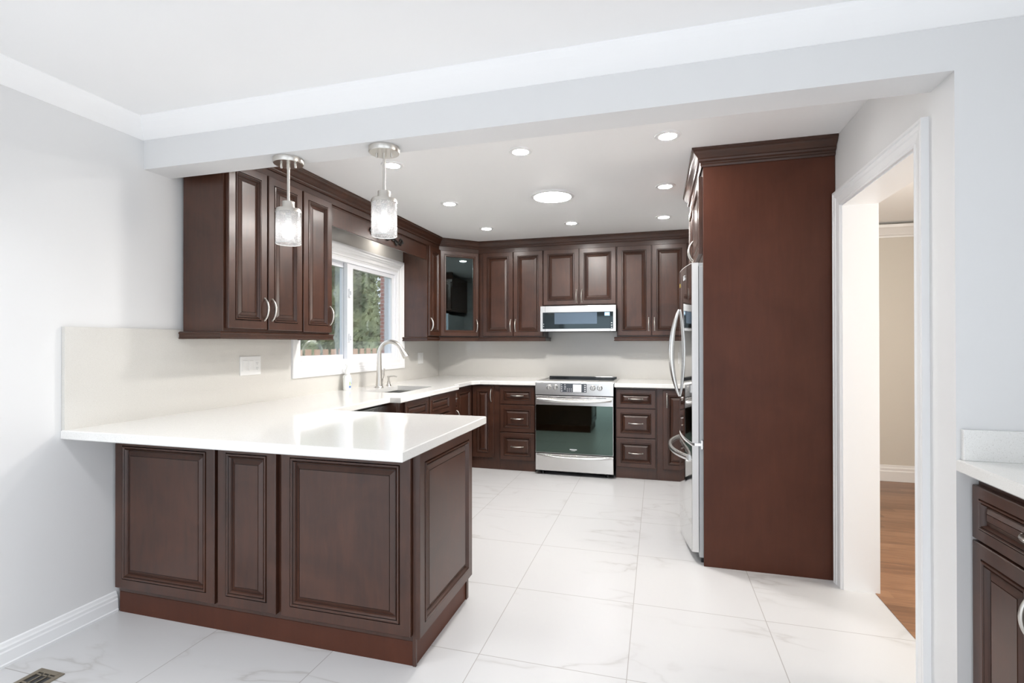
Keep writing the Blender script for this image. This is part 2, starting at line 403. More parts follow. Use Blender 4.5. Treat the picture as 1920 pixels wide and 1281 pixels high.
# kitchen window (structure) with its parts
win = thing('window_1', 'white sliding window above the sink looking onto a cedar hedge', 'window', (-.02, (WY0+WY1)/2, WZ0)); win['kind'] = 'structure'
wc = [(-.004, -.001), (-.004, .010), (.006, .014), (.030, .014), (.036, .020), (.050, .022), (.056, .028), (.070, .028), (.078, .034), (.092, .034), (.095, -.001)]
b = MB(); casing(b, (-.02, WY0, WZ0), (0, 1, 0), (0, 0, 1), (1, 0, 0), WY1-WY0, WZ1-WZ0+.02, wc); b.build('casing', M['trim'], win)
boxes('frame', M['vinyl'], [(-.15, -.021, WY0, WY0+.030, WZ0, WZ1), (-.15, -.021, WY1-.030, WY1, WZ0, WZ1), (-.149, -.022, WY0+.030, WY1-.030, WZ0, WZ0+.028), (-.149, -.022, WY0+.030, WY1-.030, WZ1-.028, WZ1)], win)
def sash(y0, y1, x0, x1, fl, fr):
    z0, z1 = WZ0+.028, WZ1-.028
    s = boxes('sash', M['vinyl'], [(x0, x1, y0, y0+fl, z0, z1), (x0, x1, y1-fr, y1, z0, z1), (x0+.001, x1-.001, y0+fl, y1-fr, z0, z0+.038), (x0+.001, x1-.001, y0+fl, y1-fr, z1-.038, z1)], win)
    boxes('pane', M['pane'], [((x0+x1)/2-.002, (x0+x1)/2+.002, y0+fl, y1-fr, z0+.038, z1-.038)], s); return s
sash(WY0+.03, -1.80, -.115, -.080, .045, .040)
sash(-1.845, WY1-.03, -.072, -.038, .085, .050)
for z in (1.33, 1.72):
    MB().box(-.038, -.020, -1.835, -1.810, z, z+.075, .004).box(-.030, -.008, -1.832, -1.813, z+.02, z+.055, .004).build('latch', M['vinyl'], win)

# ------------------------------------------------------------------ outside the window
struct(boxes('ground', M['lawn'], [(-25, -.3, -14, 24, -.62, -.55)]), 'lawn outside the window')
fe = thing('wooden_fence', 'spaced cedar board fence outside the kitchen window', 'fence', (-4, 3.4, -.55))
boxes('rail', M['fence'], [(-4.06, -4.02, .2, 6.6, .80, .89), (-4.06, -4.02, .2, 6.6, -.20, -.11)], fe)
yy = .3
while yy < 6.4:
    MB().box(-4.02, -4.0, yy, yy+.17, -.52, 1.20+.01*random.random(), .003).build('picket', M['fence'], fe); yy += .27
struct(boxes('wall_brick', M['brick'], [(-1.62, -.19, 1.42, 1.70, -.55, 3.4)]), 'red brick corner of the house outside the window')
def cedar(x, y, h, r, n, lab):
    t = thing('cedar_tree', lab, 'tree', (x, y, -.55), 'cedars beyond the fence')
    MB().tube([(x, y, -.55), (x+.03, y, h*.5), (x, y, h*.9)], [.10, .07, .02], 8).build('trunk', M['bark'], t)
    b = MB()
    core = lambda z: r*(1-max(0, z/h)*.45)*.80
    b.lathe((x, y, 0), [(.01, -.35)]+[(core(z), z) for z in [h*k/10-.3 for k in range(10)]]+[(.01, h)], 14)
    for i in range(n):
        z = random.uniform(-.35, h); k = 1-max(0, z/h)*.45
        a = random.uniform(0, 2*PI); q = r*k*(.70+.30*random.random())*(1+.07*math.sin(a*5+z*4))
        c = Vector((x+q*math.cos(a), y+q*math.sin(a), z)); s = random.uniform(.06, .16)
        d = Vector((random.gauss(0, 1), random.gauss(0, 1), random.gauss(0, 1))).normalized(); e = d.orthogonal().normalized()
        g = d.cross(e)
        b.face([c-e*s*.5, c+g*s*.3, c+e*s, c-g*s*.3])
    b.build('foliage', M['leaf'], t)
cedar(-6.2, 2.6, 5.2, 1.15, 4200, 'dense cedar seen through the left sash of the window')
cedar(-6.3, 5.0, 5.6, 1.15, 5200, 'dense cedar filling the middle of the sliding window')
cedar(-6.3, 7.6, 5.4, 1.38, 6000, 'dense cedar next to the brick corner outside the window')
cedar(-9.2, 5.4, 6.4, 1.55, 5200, 'cedar standing behind the gap of the first two cedars')
cedar(-9.2, 8.7, 6.4, 1.6, 5200, 'cedar standing behind the gap near the brick corner')

# ------------------------------------------------------------------ cabinet parts
def prof(k=1.0, t=.022):
    return [(0, 0), (0, t-.003), (.003, t), (.046*k, t), (.0475*k, t-.006), (.0492*k, t-.006), (.051*k, t+.003), (.057*k, t+.004), (.060*k, t),
            (.0605*k, t-.003), (.0622*k, t-.003), (.064*k, t+.001), (.069*k, t-.006), (.072*k, t-.012), (.0738*k, t-.012), (.093*k, t-.003), (.0932*k, t-.0048), (.0950*k, t-.0048), (.0955*k, t-.002)]
GLAZE = (3, 4, 8, 9, 13, 15, 16)
AX = {'+x': ((0,1,0), (1,0,0)), '-x': ((0,-1,0), (-1,0,0)), '-y': ((1,0,0), (0,-1,0)), '+y': ((-1,0,0), (0,1,0))}
def bow(O, D, N, L=.138, proj=.030, r=.0066):
    """arched bar pull from O-D*L/2 to O+D*L/2, standing off along N"""
    O, D, N = Vector(O), Vector(D), Vector(N); pts = []; rad = []
    for i in range(17):
        s = i/16; a = (s-.5)*L; h = proj*(1-(2*s-1)**2)**.8
        pts.append(O+D*a+N*h); rad.append(r*(.75+.55*(1-(2*s-1)**2)))
    mb = MB().tube(pts, rad, 10, .75, up=N)
    for s in (-1, 1): mb.tube([O+D*(s*L*.47)-N*.001, O+D*(s*L*.47)+N*.008], .0058, 10)
    return mb
def door(parent, face, at, a0, a1, z0, z1, hpos=None, name='door', k=1.0, horiz=False, t=.022, hl=.135):
    """raised-panel door/drawer front; face '+x' etc; at = coordinate of the carcass face; a0<a1 along the wall; hpos = (along, z) of pull centre"""
    Uv, N = AX[face]; U3, N3 = Vector(Uv), Vector(N); w = a1-a0
    sgn = U3.x+U3.y; st = a0 if sgn > 0 else a1
    O = Vector((at, st, z0)) if face[1] == 'x' else Vector((st, at, z0))
    kk = min(k, (min(w, z1-z0)*.44)/.096)
    o = MB().panel(O, U3, (0,0,1), N3, w, z1-z0, prof(kk, t), GLAZE).build(name, [M['wood'], M['glaze']], parent)
    if hpos:
        P = Vector((at, hpos[0], hpos[1])) if face[1] == 'x' else Vector((hpos[0], at, hpos[1]))
        P += N3*(t-.002)
        bow(P, U3 if horiz else (0,0,1), N3, hl).build('handle', M['nickel'], o, 50)
    return o
def body(parent, L, name='cabinet_body', m='wood'):
    b = MB()
    for q in L: b.box(*q, .0015)
    return b.build(name, M[m], parent)
UB, UT, LR = 1.398, 2.328, 1.342      # upper doors, light rail bottom
kc = 'espresso raised-panel'
# --- upper cabinets on the window wall
G_UP = 'wall cabinets'
c = thing('wall_cabinet', 'double-door espresso wall cabinet by the beam, plain side facing the dining area', 'cabinet', (.13, -3.16, 1.385), G_UP)
body(c, [(.0005, .275, -3.480, -2.853, 1.385, 2.40)])
door(c, '+x', .278, -3.466, -3.178, UB+.004, UT, (-3.200, 1.52)); door(c, '+x', .278, -3.166, -2.862, UB, UT, (-3.138, 1.52))
c = thing('wall_cabinet', 'single-door espresso wall cabinet beside the window, behind the hanging pendants', 'cabinet', (.13, -2.69, 1.385), G_UP)
body(c, [(.0005, .275, -2.853, -2.535, 1.385, 2.40)]); door(c, '+x', .278, -2.848, -2.542, UB-.004, UT, (-2.566, 1.515))
c = thing('wall_cabinet', 'narrow single-door espresso wall cabinet between window and glass corner cabinet', 'cabinet', (.13, -.755, 1.385), G_UP)
body(c, [(.0005, .275, -.905, -.612, 1.385, 2.40)]); door(c, '+x', .278, -.893, -.622, UB, UT, (-.872, 1.515))
# --- diagonal glass corner cabinet (hollow)
c = thing('corner_wall_cabinet', 'diagonal corner wall cabinet with a glass door and glass shelves', 'cabinet', (.22, -.22, 1.385), G_UP)
A, B = Vector((.275, -.610, 0)), Vector((.610, -.275, 0)); dd = (B-A).normalized(); dn = Vector((dd.y, -dd.x, 0))
b = MB()
ol = [(.0005, -.0005), (.0005, -.610), (.275, -.610), (.610, -.275), (.610, -.0005)]
b.poly(ol, 1.385, 1.400, .001); b.poly(ol, 2.385, 2.40, .001)
b.box(.0005, .016, -.61, -.0005, 1.40, 2.385).box(.0005, .61, -.016, -.0005, 1.40, 2.385).box(0, .275, -.61, -.597, 1.40, 2.385).box(.597, .61, -.275, 0, 1.40, 2.385)
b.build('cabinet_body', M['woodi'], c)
wd = (B-A).length-.02
dprof = [(0, 0), (0, .019), (.003, .022), (.040, .022), (.043, .017), (.047, .017), (.050, .023), (.058, .024), (.064, .018), (.066, .006), (.066, 0)]
rg = []; O = A+dd*.01+dn*.003; O.z = UB
for ins, z in dprof: rg.append([O+dd*a+Vector((0,0,v))+dn*z for a, v in ((ins, ins), (wd-ins, ins), (wd-ins, UT-UB-ins), (ins, UT-UB-ins))])
dr = MB().rings(rg, cap0=False, cap1=False).build('door', M['wood'], c)
O2 = O+dn*.006; rg = []
for z in (0, .004): rg.append([O2+dd*a+Vector((0,0,v))+dn*z for a, v in ((.062, .062), (wd-.062, .062), (wd-.062, UT-UB-.062), (.062, UT-UB-.062))])
MB().rings(rg).build('glass_pane', M['cabg'], dr)
hp = O+dd*(wd-.028)+dn*.020; hp.z = 1.515
bow(hp, (0,0,1), dn).build('handle', M['nickel'], dr, 50)
sh = [(.018, -.018), (.018, -.59), (.26, -.59), (.59, -.26), (.59, -.018)]
for z in (1.69, 1.985): MB().poly(sh, z, z+.009, .001).build('shelf', M['shelfg'], c)
# --- upper cabinets on the back wall (doors face -y)
YF = -.268
c = thing('wall_cabinet', 'tall double-door espresso wall cabinet between glass corner cabinet and microwave', 'cabinet', (.98, -.13, 1.385), G_UP)
body(c, [(.612, 1.356, YF+.003, -.0005, 1.385, 2.40)])
door(c, '-y', YF, .668, 1.016, UB, UT, (.992, 1.515)); door(c, '-y', YF, 1.024, 1.352, UB, UT, (1.047, 1.515))
c = thing('wall_cabinet', 'short double-door espresso wall cabinet directly above the microwave', 'cabinet', (1.75, -.13, 1.72), G_UP)
body(c, [(1.357, 2.142, YF+.003, -.0005, 1.715, 2.40)])
door(c, '-y', YF, 1.362, 1.746, 1.730, UT, (1.722, 1.822)); door(c, '-y', YF, 1.754, 2.134, 1.730, UT, (1.778, 1.822))
c = thing('wall_cabinet', 'tall double-door espresso wall cabinet between microwave and refrigerator', 'cabinet', (2.5, -.13, 1.385), G_UP)
body(c, [(2.143, 2.86, YF+.003, -.0005, 1.385, 2.40)])
door(c, '-y', YF, 2.150, 2.490, UB, UT, (2.466, 1.515)); door(c, '-y', YF, 2.498, 2.838, UB, UT, (2.523, 1.515))
# --- valance over the window with carved ornament
c = thing('window_valance', 'dark wood valance spanning above the window with a carved scroll', 'valance', (.265, -1.72, 2.18))
body(c, [(.245, .263, -2.534, -.906, 2.180, 2.36), (.2635, .266, -2.534, -.906, 2.315, 2.36)], 'board')
MB().box(.001, .244, -2.532, -.908, 2.363, 2.377).build('lamp_board', M['woodi'], c)  # unseen board added above the over-sink lamp to carry it
b = MB(); YO, ZO = -1.70, 2.240
def scroll(y0, z0, s, fl, turns=1.25):
    pts = []; rad = []
    for i in range(26):
        a = i/25; r = s*(1-a*.8); th = a*turns*2*PI
        pts.append((.268, y0+fl*(r*math.cos(th)-s), z0+r*math.sin(th))); rad.append(.0095*(1-.5*a))
    b.tube(pts, rad, 8)
for fl in (-1, 1):
    b.tube([(.268, YO, ZO-.012), (.268, YO+fl*.06, ZO+.012), (.268, YO+fl*.13, ZO+.018), (.268, YO+fl*.20, ZO-.004), (.268, YO+fl*.25, ZO-.012)], [.010, .012, .010, .010, .008], 8)
    scroll(YO+fl*.285, ZO+.006, .038, fl); scroll(YO+fl*.13, ZO-.014, .028, -fl); scroll(YO+fl*.06, ZO+.022, .026, fl)
    for k in range(3): b.tube([(.268, YO+fl*(.03+.05*k), ZO), (.272, YO+fl*(.045+.05*k), ZO+.022-.02*k), (.268, YO+fl*(.07+.05*k), ZO+.03-.03*k)], [.004, .010, .003], 8)
b.lathe((.266, YO, ZO+.004), [(.001, 0), (.022, 0), (.020, .008), (.010, .012), (.001, .013)], 16, 'x')
b.build('carved_ornament', M['iron'], c, 40)
# --- crown moulding + frieze, light rails
kcrown = [(0, 0), (.010, 0), (.013, .006), (.011, .012), (.013, .020), (.020, .024), (.024, .030), (.028, .034), (.033, .048), (.042, .060), (.050, .066), (.050, .072), (.056, .076), (.058, .0785), (.058, .082), (0, .082)]
path = [(.278, -3.484), (.278, -.612), (.612, -.278), (2.90, -.278)]
o = MB().sweep([(.2745, -3.484), (.2745, -.6125), (.6115, -.2745), (2.90, -.2745)], [(0, -.047), (.004, -.047), (.006, -.044), (.006, .0)], CZ-.084, 1).sweep(path, kcrown, CZ-.083, 1).build('crown_moulding', M['woodl'])
tag(o, 'dark crown moulding running along the window-wall and range-wall cabinets', 'moulding')
rail = [(0, 0), (.026, 0), (.028, .006), (.024, .009), (.024, .026), (.028, .030), (.028, .036), (.020, .042), (0, .042)]
o = MB().sweep([(.001, -3.482), (.262, -3.482), (.262, -2.533), (.001, -2.533)], rail, LR, 1).build('light_rail', M['woodl'])
tag(o, 'dark light rail under the cabinets by the beam', 'moulding', 'light rails')
o = MB().sweep([(.001, -.905), (.262, -.905), (.262, -.606), (.606, -.262), (1.358, -.262), (1.358, -.002)], rail, LR, 1).build('light_rail', M['woodl'])
tag(o, 'dark light rail bending around under the glass corner cabinet', 'moulding', 'light rails')
o = MB().sweep([(2.142, -.002), (2.142, -.262), (2.86, -.262)], rail, LR, 1).build('light_rail', M['woodl'])
tag(o, 'dark light rail under the cabinet between microwave and refrigerator', 'moulding', 'light rails')

# ------------------------------------------------------------------ countertops, backsplash
ZT, ZB = .9287, .8885
outl = [(-.018, -4.078), (1.674, -4.078), (1.674, -3.149), (.697, -3.149), (.697, -2.42), (.782, -2.42), (.782, -1.30), (.705, -1.22), (.705, -.76), (.765, -.671), (1.360, -.671), (1.360, .018), (-.018, .018)]
SX0, SX1, SY0, SY1 = .250, .605, -2.100, -1.485
o = MB().poly(outl, ZB, ZT, .004, [[(SX0, SY0), (SX1, SY0), (SX1, SY1), (SX0, SY1)]]).build('countertop', M['quartz'])
tag(o, 'white quartz countertop of peninsula, sink run and range-side corner', 'countertop')
o = MB().poly([(2.146, -.671), (RX, -.671), (RX, .018), (2.146, .018)], ZB, ZT, .004).build('countertop', M['quartz'])
tag(o, 'short white quartz countertop between range and refrigerator', 'countertop')
o = MB().poly([(3.503, -4.45), (4.20, -4.45), (4.20, YB0), (3.503, YB0)], ZB, ZT, .004).build('countertop', M['quartz'])
tag(o, 'white quartz top of the dining buffet by the doorway', 'countertop')
o = MB().box(3.516, 4.20, YB0-.018, YB0, ZT, 1.030, .0015).build('backsplash', M['quartz']); tag(o, 'low quartz upstand behind the dining buffet', 'backsplash')
ZS = 1.3934
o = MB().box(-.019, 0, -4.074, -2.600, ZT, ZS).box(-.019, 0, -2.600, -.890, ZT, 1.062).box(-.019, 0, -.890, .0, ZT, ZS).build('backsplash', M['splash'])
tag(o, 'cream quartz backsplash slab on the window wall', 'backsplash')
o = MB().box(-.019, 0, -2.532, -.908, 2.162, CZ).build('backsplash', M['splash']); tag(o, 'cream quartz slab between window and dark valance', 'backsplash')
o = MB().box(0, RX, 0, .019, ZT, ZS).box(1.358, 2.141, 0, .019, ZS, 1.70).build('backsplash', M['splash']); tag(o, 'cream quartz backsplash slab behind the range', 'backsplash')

# ------------------------------------------------------------------ peninsula
c = thing('peninsula_cabinet', 'peninsula base clad in four espresso raised panels facing the dining area', 'cabinet', (.8, -3.54, 0))
body(c, [(.0, 1.598, -3.829, -3.24, .10, ZB-.001)])
MB().box(.002, 1.598, -3.829, -3.24, 0, .099, .001).build('plinth', M['woodp'], c)
MB().box(1.588, 1.604, -3.834, -3.822, 0, ZB-.001, .003).build('corner_bead', M['wood'], c)
MB().box(1.588, 1.606, -3.262, -3.236, 0, .115, .002).build('plinth_return', M['wood'], c)
for a0, a1 in ((.001, .604), (.622, .938), (.966, 1.588)): door(c, '-y', -3.831, a0, a1, .127, .868, name='front_panel', k=1.0)
door(c, '+x', 1.600, -3.834, -3.224, .114, .872, name='end_panel')
# ------------------------------------------------------------------ sink run base units
c = thing('dishwasher', 'built-in dishwasher with stainless top strip under the sink counter', 'dishwasher', (.33, -2.72, 0))
body(c, [(.02, .62, -3.02, -2.40, .03, .87)], 'tub', 'black'); MB().box(.62, .655, -3.02, -2.40, .80, .868, .004).build('control_strip', M['steel'], c); MB().box(.62, .650, -3.02, -2.40, .10, .795, .004).build('door', M['oveng'], c)
MB().tube([(.652, -2.98, .77), (.685, -2.97, .77), (.685, -2.45, .77), (.652, -2.44, .77)], .008, 10).build('handle', M['steel'], c, 50)
b = MB().box(.60, .735, -2.40, -2.315, 0, .11, .003).box(.60, .735, -2.40, -2.315, .80, ZB-.001, .003)
b.lathe((.695, -2.357, .11), [(.034, 0), (.034, .03), (.026, .045), (.030, .10), (.036, .20), (.030, .33), (.024, .45), (.028, .56), (.036, .62), (.024, .645), (.038, .69)], 20).box(.60, .66, -2.40, -2.315, .11, .80)
o = b.build('corner_post', M['wood'], None, 40); tag(o, 'turned dark post between dishwasher and sink cabinet', 'post')
c = thing('sink_cabinet', 'bumped-out base cabinet with false drawer fronts below the sink', 'cabinet', (.37, -1.87, 0))
body(c, [(.02, .735, -2.312, -2.105, 0, ZB-.001), (.02, .735, -1.480, -1.262, 0, ZB-.001), (.02, .735, -2.105, -1.480, 0, .66), (.62, .735, -2.105, -1.480, .66, ZB-.001), (.02, .24, -2.105, -1.480, .66, ZB-.001)])
door(c, '+x', .735, -2.300, -1.892, .715, .880, name='drawer_front', k=.75); door(c, '+x', .735, -1.874, -1.440, .715, .880, name='drawer_front', k=.75)
door(c, '+x', .735, -2.300, -1.892, .125, .700, (-1.93, .59)); door(c, '+x', .735, -1.874, -1.440, .125, .700, (-1.836, .59))
c = thing('drawer_cabinet', 'narrow drawer-and-door base cabinet between sink cabinet and corner', 'cabinet', (.33, -1.16, 0))
body(c, [(.02, .655, -1.258, -1.060, 0, ZB-.001)]); door(c, '+x', .655, -1.250, -1.068, .715, .866, (-1.159, .79), 'drawer', .7, True, hl=.09); door(c, '+x', .655, -1.250, -1.068, .125, .700, (-1.095, .60))
c = thing('corner_base_cabinet', 'corner base cabinet with a folding two-leaf door near the range', 'cabinet', (.4, -.5, 0))
body(c, [(.02, .640, -1.058, -.61, 0, ZB-.001), (.02, .970, -.610, -.02, 0, ZB-.001)])
door(c, '+x', .640, -1.050, -.640, .122, .872); door(c, '-y', -.610, .668, .900, .122, .872, (.876, .775))
for nm, x0, x1, lab in (('l', .973, 1.345, 'three-drawer espresso base cabinet between corner cabinet and range'), ('r', 2.158, 2.545, 'three-drawer espresso base cabinet between range and refrigerator')):
    c = thing('drawer_cabinet', lab, 'cabinet', ((x0+x1)/2, -.32, 0), 'three-drawer cabinets flanking the range')
    body(c, [(x0-.002, x1, -.610, -.02, 0, ZB-.001)])
    a0, a1 = (x0, x1-.004) if nm == 'l' else (2.163, 2.532); ac = (a0+a1)/2
    for z0, z1 in ((.688, .868), (.400, .680), (.112, .392)): door(c, '-y', -.610, a0, a1, z0, z1, (ac, (z0+z1)/2), 'drawer', .88, True)
c = thing('corner_base_cabinet', 'single-door base cabinet partly hidden behind the refrigerator handles', 'cabinet', (2.9, -.32, 0))
body(c, [(2.546, RX-.002, -.610, -.02, 0, ZB-.001)]); door(c, '-y', -.610, 2.600, 2.960, .112, .868, (2.636, .77))

# ------------------------------------------------------------------ sink, taps, bottle, outlets
c = thing('sink', 'undermount double-bowl stainless sink below the window', 'sink', (.43, -1.79, .70))
def bowl(y0, y1, d):
    z1 = ZB-.0006; r = .03
    ins = [(SX0-.006, SX1+.006, y0-.006, y1+.006, z1), (SX0-.006, SX1+.006, y0-.006, y1+.006, z1-.002), (SX0+.004, SX1-.004, y0+.004, y1-.004, z1-.004), (SX0+.008, SX1-.008, y0+.008, y1-.008, z1-d+.03), (SX0+.035, SX1-.035, y0+.035, y1-.035, z1-d)]
    rg = [[(a, e, z), (bb, e, z), (bb, f, z), (a, f, z)] for a, bb, e, f, z in ins]
    o = MB().rings(rg, cap0=False).build('bowl', M['steels'], c)
    MB().lathe(((SX0+SX1)/2, (y0+y1)/2, z1-d), [(.001, .001), (.04, .001), (.042, .003), (.045, 0)], 20).build('drain', M['chrome'], o)
bowl(SY0+.006, -1.93, .17); bowl(-1.905, SY1-.006, .20)
fx, fy = .195, -1.713
c = thing('faucet', 'brushed pull-down gooseneck faucet standing behind the sink', 'faucet', (fx, fy, ZT))
pts = [(fx, fy, ZT+.012), (fx, fy, ZT+.10), (fx, fy, ZT+.20), (fx, fy, ZT+.30)]; rad = [.031, .025, .0205, .0185]
for i in range(1, 13):
    a = PI*i/12*.86; pts.append((fx+.105-.105*math.cos(a), fy+.02*(i/12), ZT+.30+.105*math.sin(a))); rad.append(.0180)
MB().lathe((fx, fy, ZT), [(.001, 0), (.037, 0), (.037, .006), (.032, .012), (.001, .012)], 24).tube(pts, rad, 16).build('spout', M['nickel'], c, 50)
e1 = Vector(pts[-1]); d1 = (Vector(pts[-1])-Vector(pts[-2])).normalized()
MB().tube([e1-d1*.004, e1+d1*.03, e1+d1*.075, e1+d1*.09], [.0185, .022, .0265, .025], 16).build('spray_head', M['nickel'], c, 50)
MB().box(e1.x+.020, e1.x+.028, e1.y-.006, e1.y+.006, e1.z-.05, e1.z-.015, .002).build('spray_button', M['black'], c)
MB().tube([(fx, fy+.012, ZT+.062), (fx, fy+.045, ZT+.062)], [.016, .015], 14).tube([(fx, fy+.040, ZT+.062), (fx+.004, fy+.062, ZT+.10), (fx+.006, fy+.076, ZT+.165)], [.010, .009, .007], 12).build('lever', M['nickel'], c, 50)
sx, sy = .178, -1.520
c = thing('soap_dispenser', 'small brushed soap pump beside the faucet', 'soap dispenser', (sx, sy, ZT))
MB().lathe((sx, sy, ZT), [(.001, 0), (.024, 0), (.022, .008), (.015, .02), (.013, .045), (.001, .046)], 20).build('collar', M['nickel'], c, 50)
MB().lathe((sx, sy, ZT+.045), [(.008, 0), (.008, .03), (.011, .032), (.011, .048), (.001, .050)], 16).tube([(sx, sy, ZT+.085), (sx+.05, sy+.012, ZT+.090), (sx+.075, sy+.018, ZT+.082)], [.007, .006, .005], 10).build('pump_head', M['nickel'], c, 50)
bx, by = .055, -1.985
c = thing('soap_bottle', 'white and clear pump bottle of hand soap by the backsplash', 'soap bottle', (bx, by, ZT))
def oval(z, a, bb, n=24): return [(bx+bb*math.cos(2*PI*k/n), by+a*math.sin(2*PI*k/n), z) for k in range(n)]
MB().rings([oval(ZT, .040, .026), oval(ZT+.004, .043, .029), oval(ZT+.10, .043, .029), oval(ZT+.120, .038, .027), oval(ZT+.132, .018, .018)]).build('bottle_body', M['bottle'], c, 40)
MB().rings([oval(ZT+.131, .015, .015), oval(ZT+.134, .022, .022), oval(ZT+.165, .021, .021), oval(ZT+.178, .010, .010), oval(ZT+.205, .007, .007), oval(ZT+.206, .020, .013), oval(ZT+.213, .018, .012)]).tube([(bx, by, ZT+.15), (bx+.012, by-.022, ZT+.142), (bx+.018, by-.034, ZT+.130)], [.009, .008, .007], 10).build('pump', M['plastic'], c, 40)
def decal(dx, dz, w, h, m):
    n = 8; q = []
    for k in range(n): 
        a = math.asin(max(-1, min(1, (dx+w*(k/(n-1)-.5))/.043))); q.append((bx+.0297*math.cos(a), by+.0437*math.sin(a)))
    MB().rings([[(x, y, ZT+dz+zz) for x, y in q] for zz in (0, h)], close=False).build('printed_mark', m, c)
mb_ = mat('label_blue', (.16, .27, .55), .4); mg_ = mat('label_green', (.50, .62, .28), .4); mc_ = mat('label_pale_blue', (.62, .72, .82), .4)
decal(.012, .055, .038, .045, mc_); decal(-.004, .018, .026, .018, mb_); decal(-.006, .040, .014, .028, mg_); decal(.018, .050, .016, .010, mb_)
def plate(y0, y1, z0, z1, lab, gang, horiz_slots=True, wall='x'):
    P = (lambda a, h, z: (h, a, z)) if wall == 'x' else (lambda a, h, z: (a, -h, z))
    def bx_(mb, a0, a1, h0, h1, za, zb, bv):
        p, q = P(a0, h0, za), P(a1, h1, zb); mb.box(min(p[0],q[0]), max(p[0],q[0]), min(p[1],q[1]), max(p[1],q[1]), za, zb, bv); return mb
    ctr = P((y0+y1)/2, 0, z0); c = thing('wall_plate', lab, 'switch plate' if gang[0] == 's' else 'outlet', ctr, 'white wall plates on the backsplash')
    bx_(MB(), y0, y1, .0002, .007, z0, z1, .002).build('plate', M['plastic'], c)
    n = len(gang); w = (y1-y0-.02)/n
    for i, g in enumerate(gang):
        m = y0+.01+w*(i+.5); zc = (z0+z1)/2
        if g == 's': bx_(MB(), m-.017, m+.017, .006, .0115, zc-.033, zc+.033, .002).build('rocker', M['plastic'], c)
        else:
            f = bx_(MB(), m-.017, m+.017, .006, .009, zc-.033, zc+.033, .001).build('socket', M['plastic'], c)
            mb = MB()
            for dz in (-.017, .017):
                for da in (-.006, .006): bx_(mb, m+da-.001, m+da+.001, .0085, .0095, zc+dz-.004, zc+dz+.006, 0)
                bx_(mb, m-.002, m+.002, .0085, .0095, zc+dz-.011, zc+dz-.007, 0)
            mb.build('slots', M['grey'], f)
plate(-3.078, -2.903, 1.112, 1.234, 'three-gang switch and socket plate above the peninsula', 'sso')
plate(-.568, -.440, 1.093, 1.216, 'two-gang switch plate below the glass corner cabinet', 'ss')
plate(2.765, 2.850, 1.098, 1.222, 'single socket plate on the backsplash near the refrigerator', 'o', wall='y')

# ------------------------------------------------------------------ range
X0, X1 = 1.367, 2.140
c = thing('range', 'stainless slide-in electric range with dark glass oven door', 'range', ((X0+X1)/2, -.36, 0))
body(c, [(X0, X1, -.655, -.02, .03, .915)], 'range_body', 'black')
MB().box(X0+.015, X1-.015, -.600, -.035, .915, .932, .002).build('glass_cooktop', M['blackg'], c)
b = MB(); sec = [(-.655, .800), (-.700, .803), (-.698, .925), (-.690, .938), (-.600, .940), (-.600, .925), (-.655, .91)]
b.rings([[(x, y, z) for y, z in sec] for x in (X0, X1)])
b.box(X0-.016, X0+.02, -.655, -.03, .9300, .9345, .001).box(X1-.02, X1+.016, -.655, -.03, .9300, .9345, .001)
cpn = b.build('control_panel', M['steel'], c)
MB().box(1.385, 2.125, -.085, -.030, .932, .952, .002).build('rear_vent_trim', M['blackg'], c)
sc_ = MB().box(1.622, 1.882, -.7025, -.6995, .833, .918, .001).build('touch_screen', M['panelg'], c)
MB().box(1.748, 1.832, -.7035, -.7022, .836, .912).build('glare_patch', mat('display_glare', (.72, .74, .76), .15), sc_)  # screen glare put in as a pale rectangle
def key(x0, x1, y0, y1, z0, z1, par): MB().box(x0, x1, y0, y1, z0, z1).build('key', M['mark'], par)
for ix, x in enumerate((1.634, 1.668)):
    for k in range(4):
        if ix == 1 and k == 3: continue
        key(x-.006, x+.006+.003*(k % 2), -.7034, -.7022, .902-.020*k, .908-.020*k, sc_)
for x in (1.692, 1.712, 1.732):
    for z in (.862, .843): key(x-.003, x+.003, -.7034, -.7022, z, z+.006, sc_)
for k in range(4): key(1.860, 1.874, -.7034, -.7022, .898-.019*k, .907-.019*k, sc_)
for x in (1.507, 1.571, 1.943, 2.010):
    kb = MB().lathe((x, -.699, .880), [(.001, 0), (.027, 0), (.027, .004), (.0225, .008), (.021, .022), (.018, .026), (.001, .026)], 24, '-y').build('knob', M['steel'], cpn, 50)
    MB().box(x-.004, x+.004, -.737, -.724, .862, .899, .002).build('knob_grip', M['nickel'], kb)
# oven door
dv = MB().box(X0, X1, -.700, -.656, .700, .792, .003).box(X0, X1, -.696, -.656, .222, .700, .002).build('oven_door', M['steel'], c)
MB().box(X0+.004, X1-.004, -.7005, -.695, .226, .703, .001).build('oven_glass', M['oveng'], dv)
for a, w in ((.060, .085), (.155, .025), (.245, .09), (.400, .09), (.540, .025), (.640, .095)): MB().box(X0+a-.03, X0+a-.03+w, -.7008, -.699, .778, .783).build('vent_slot', M['black'], dv)
def barpull(z, d, par, m='steel'):
    pts = []; rad = []
    for i in range(21):
        t = i/20; pts.append((X0+.02+t*(X1-X0-.04), -.704-.052*(1-abs(2*t-1)**3.2), z-d*(1-(2*t-1)**2))); rad.append(.0105)
    return MB().tube(pts, rad, 12, 1.25, up=(0,-1,0)).build('handle', M[m], par, 50)
barpull(.757, .012, dv)
MB().box(1.715, 1.785, -.7018, -.7003, .262, .271, .001).box(1.730, 1.770, -.7018, -.7003, .254, .257).build('maker_badge', M['mark'], dv)
wd_ = MB().box(X0, X1, -.700, -.656, .045, .214, .004).build('warming_drawer', M['steel'], c); barpull(.203, .014, wd_)
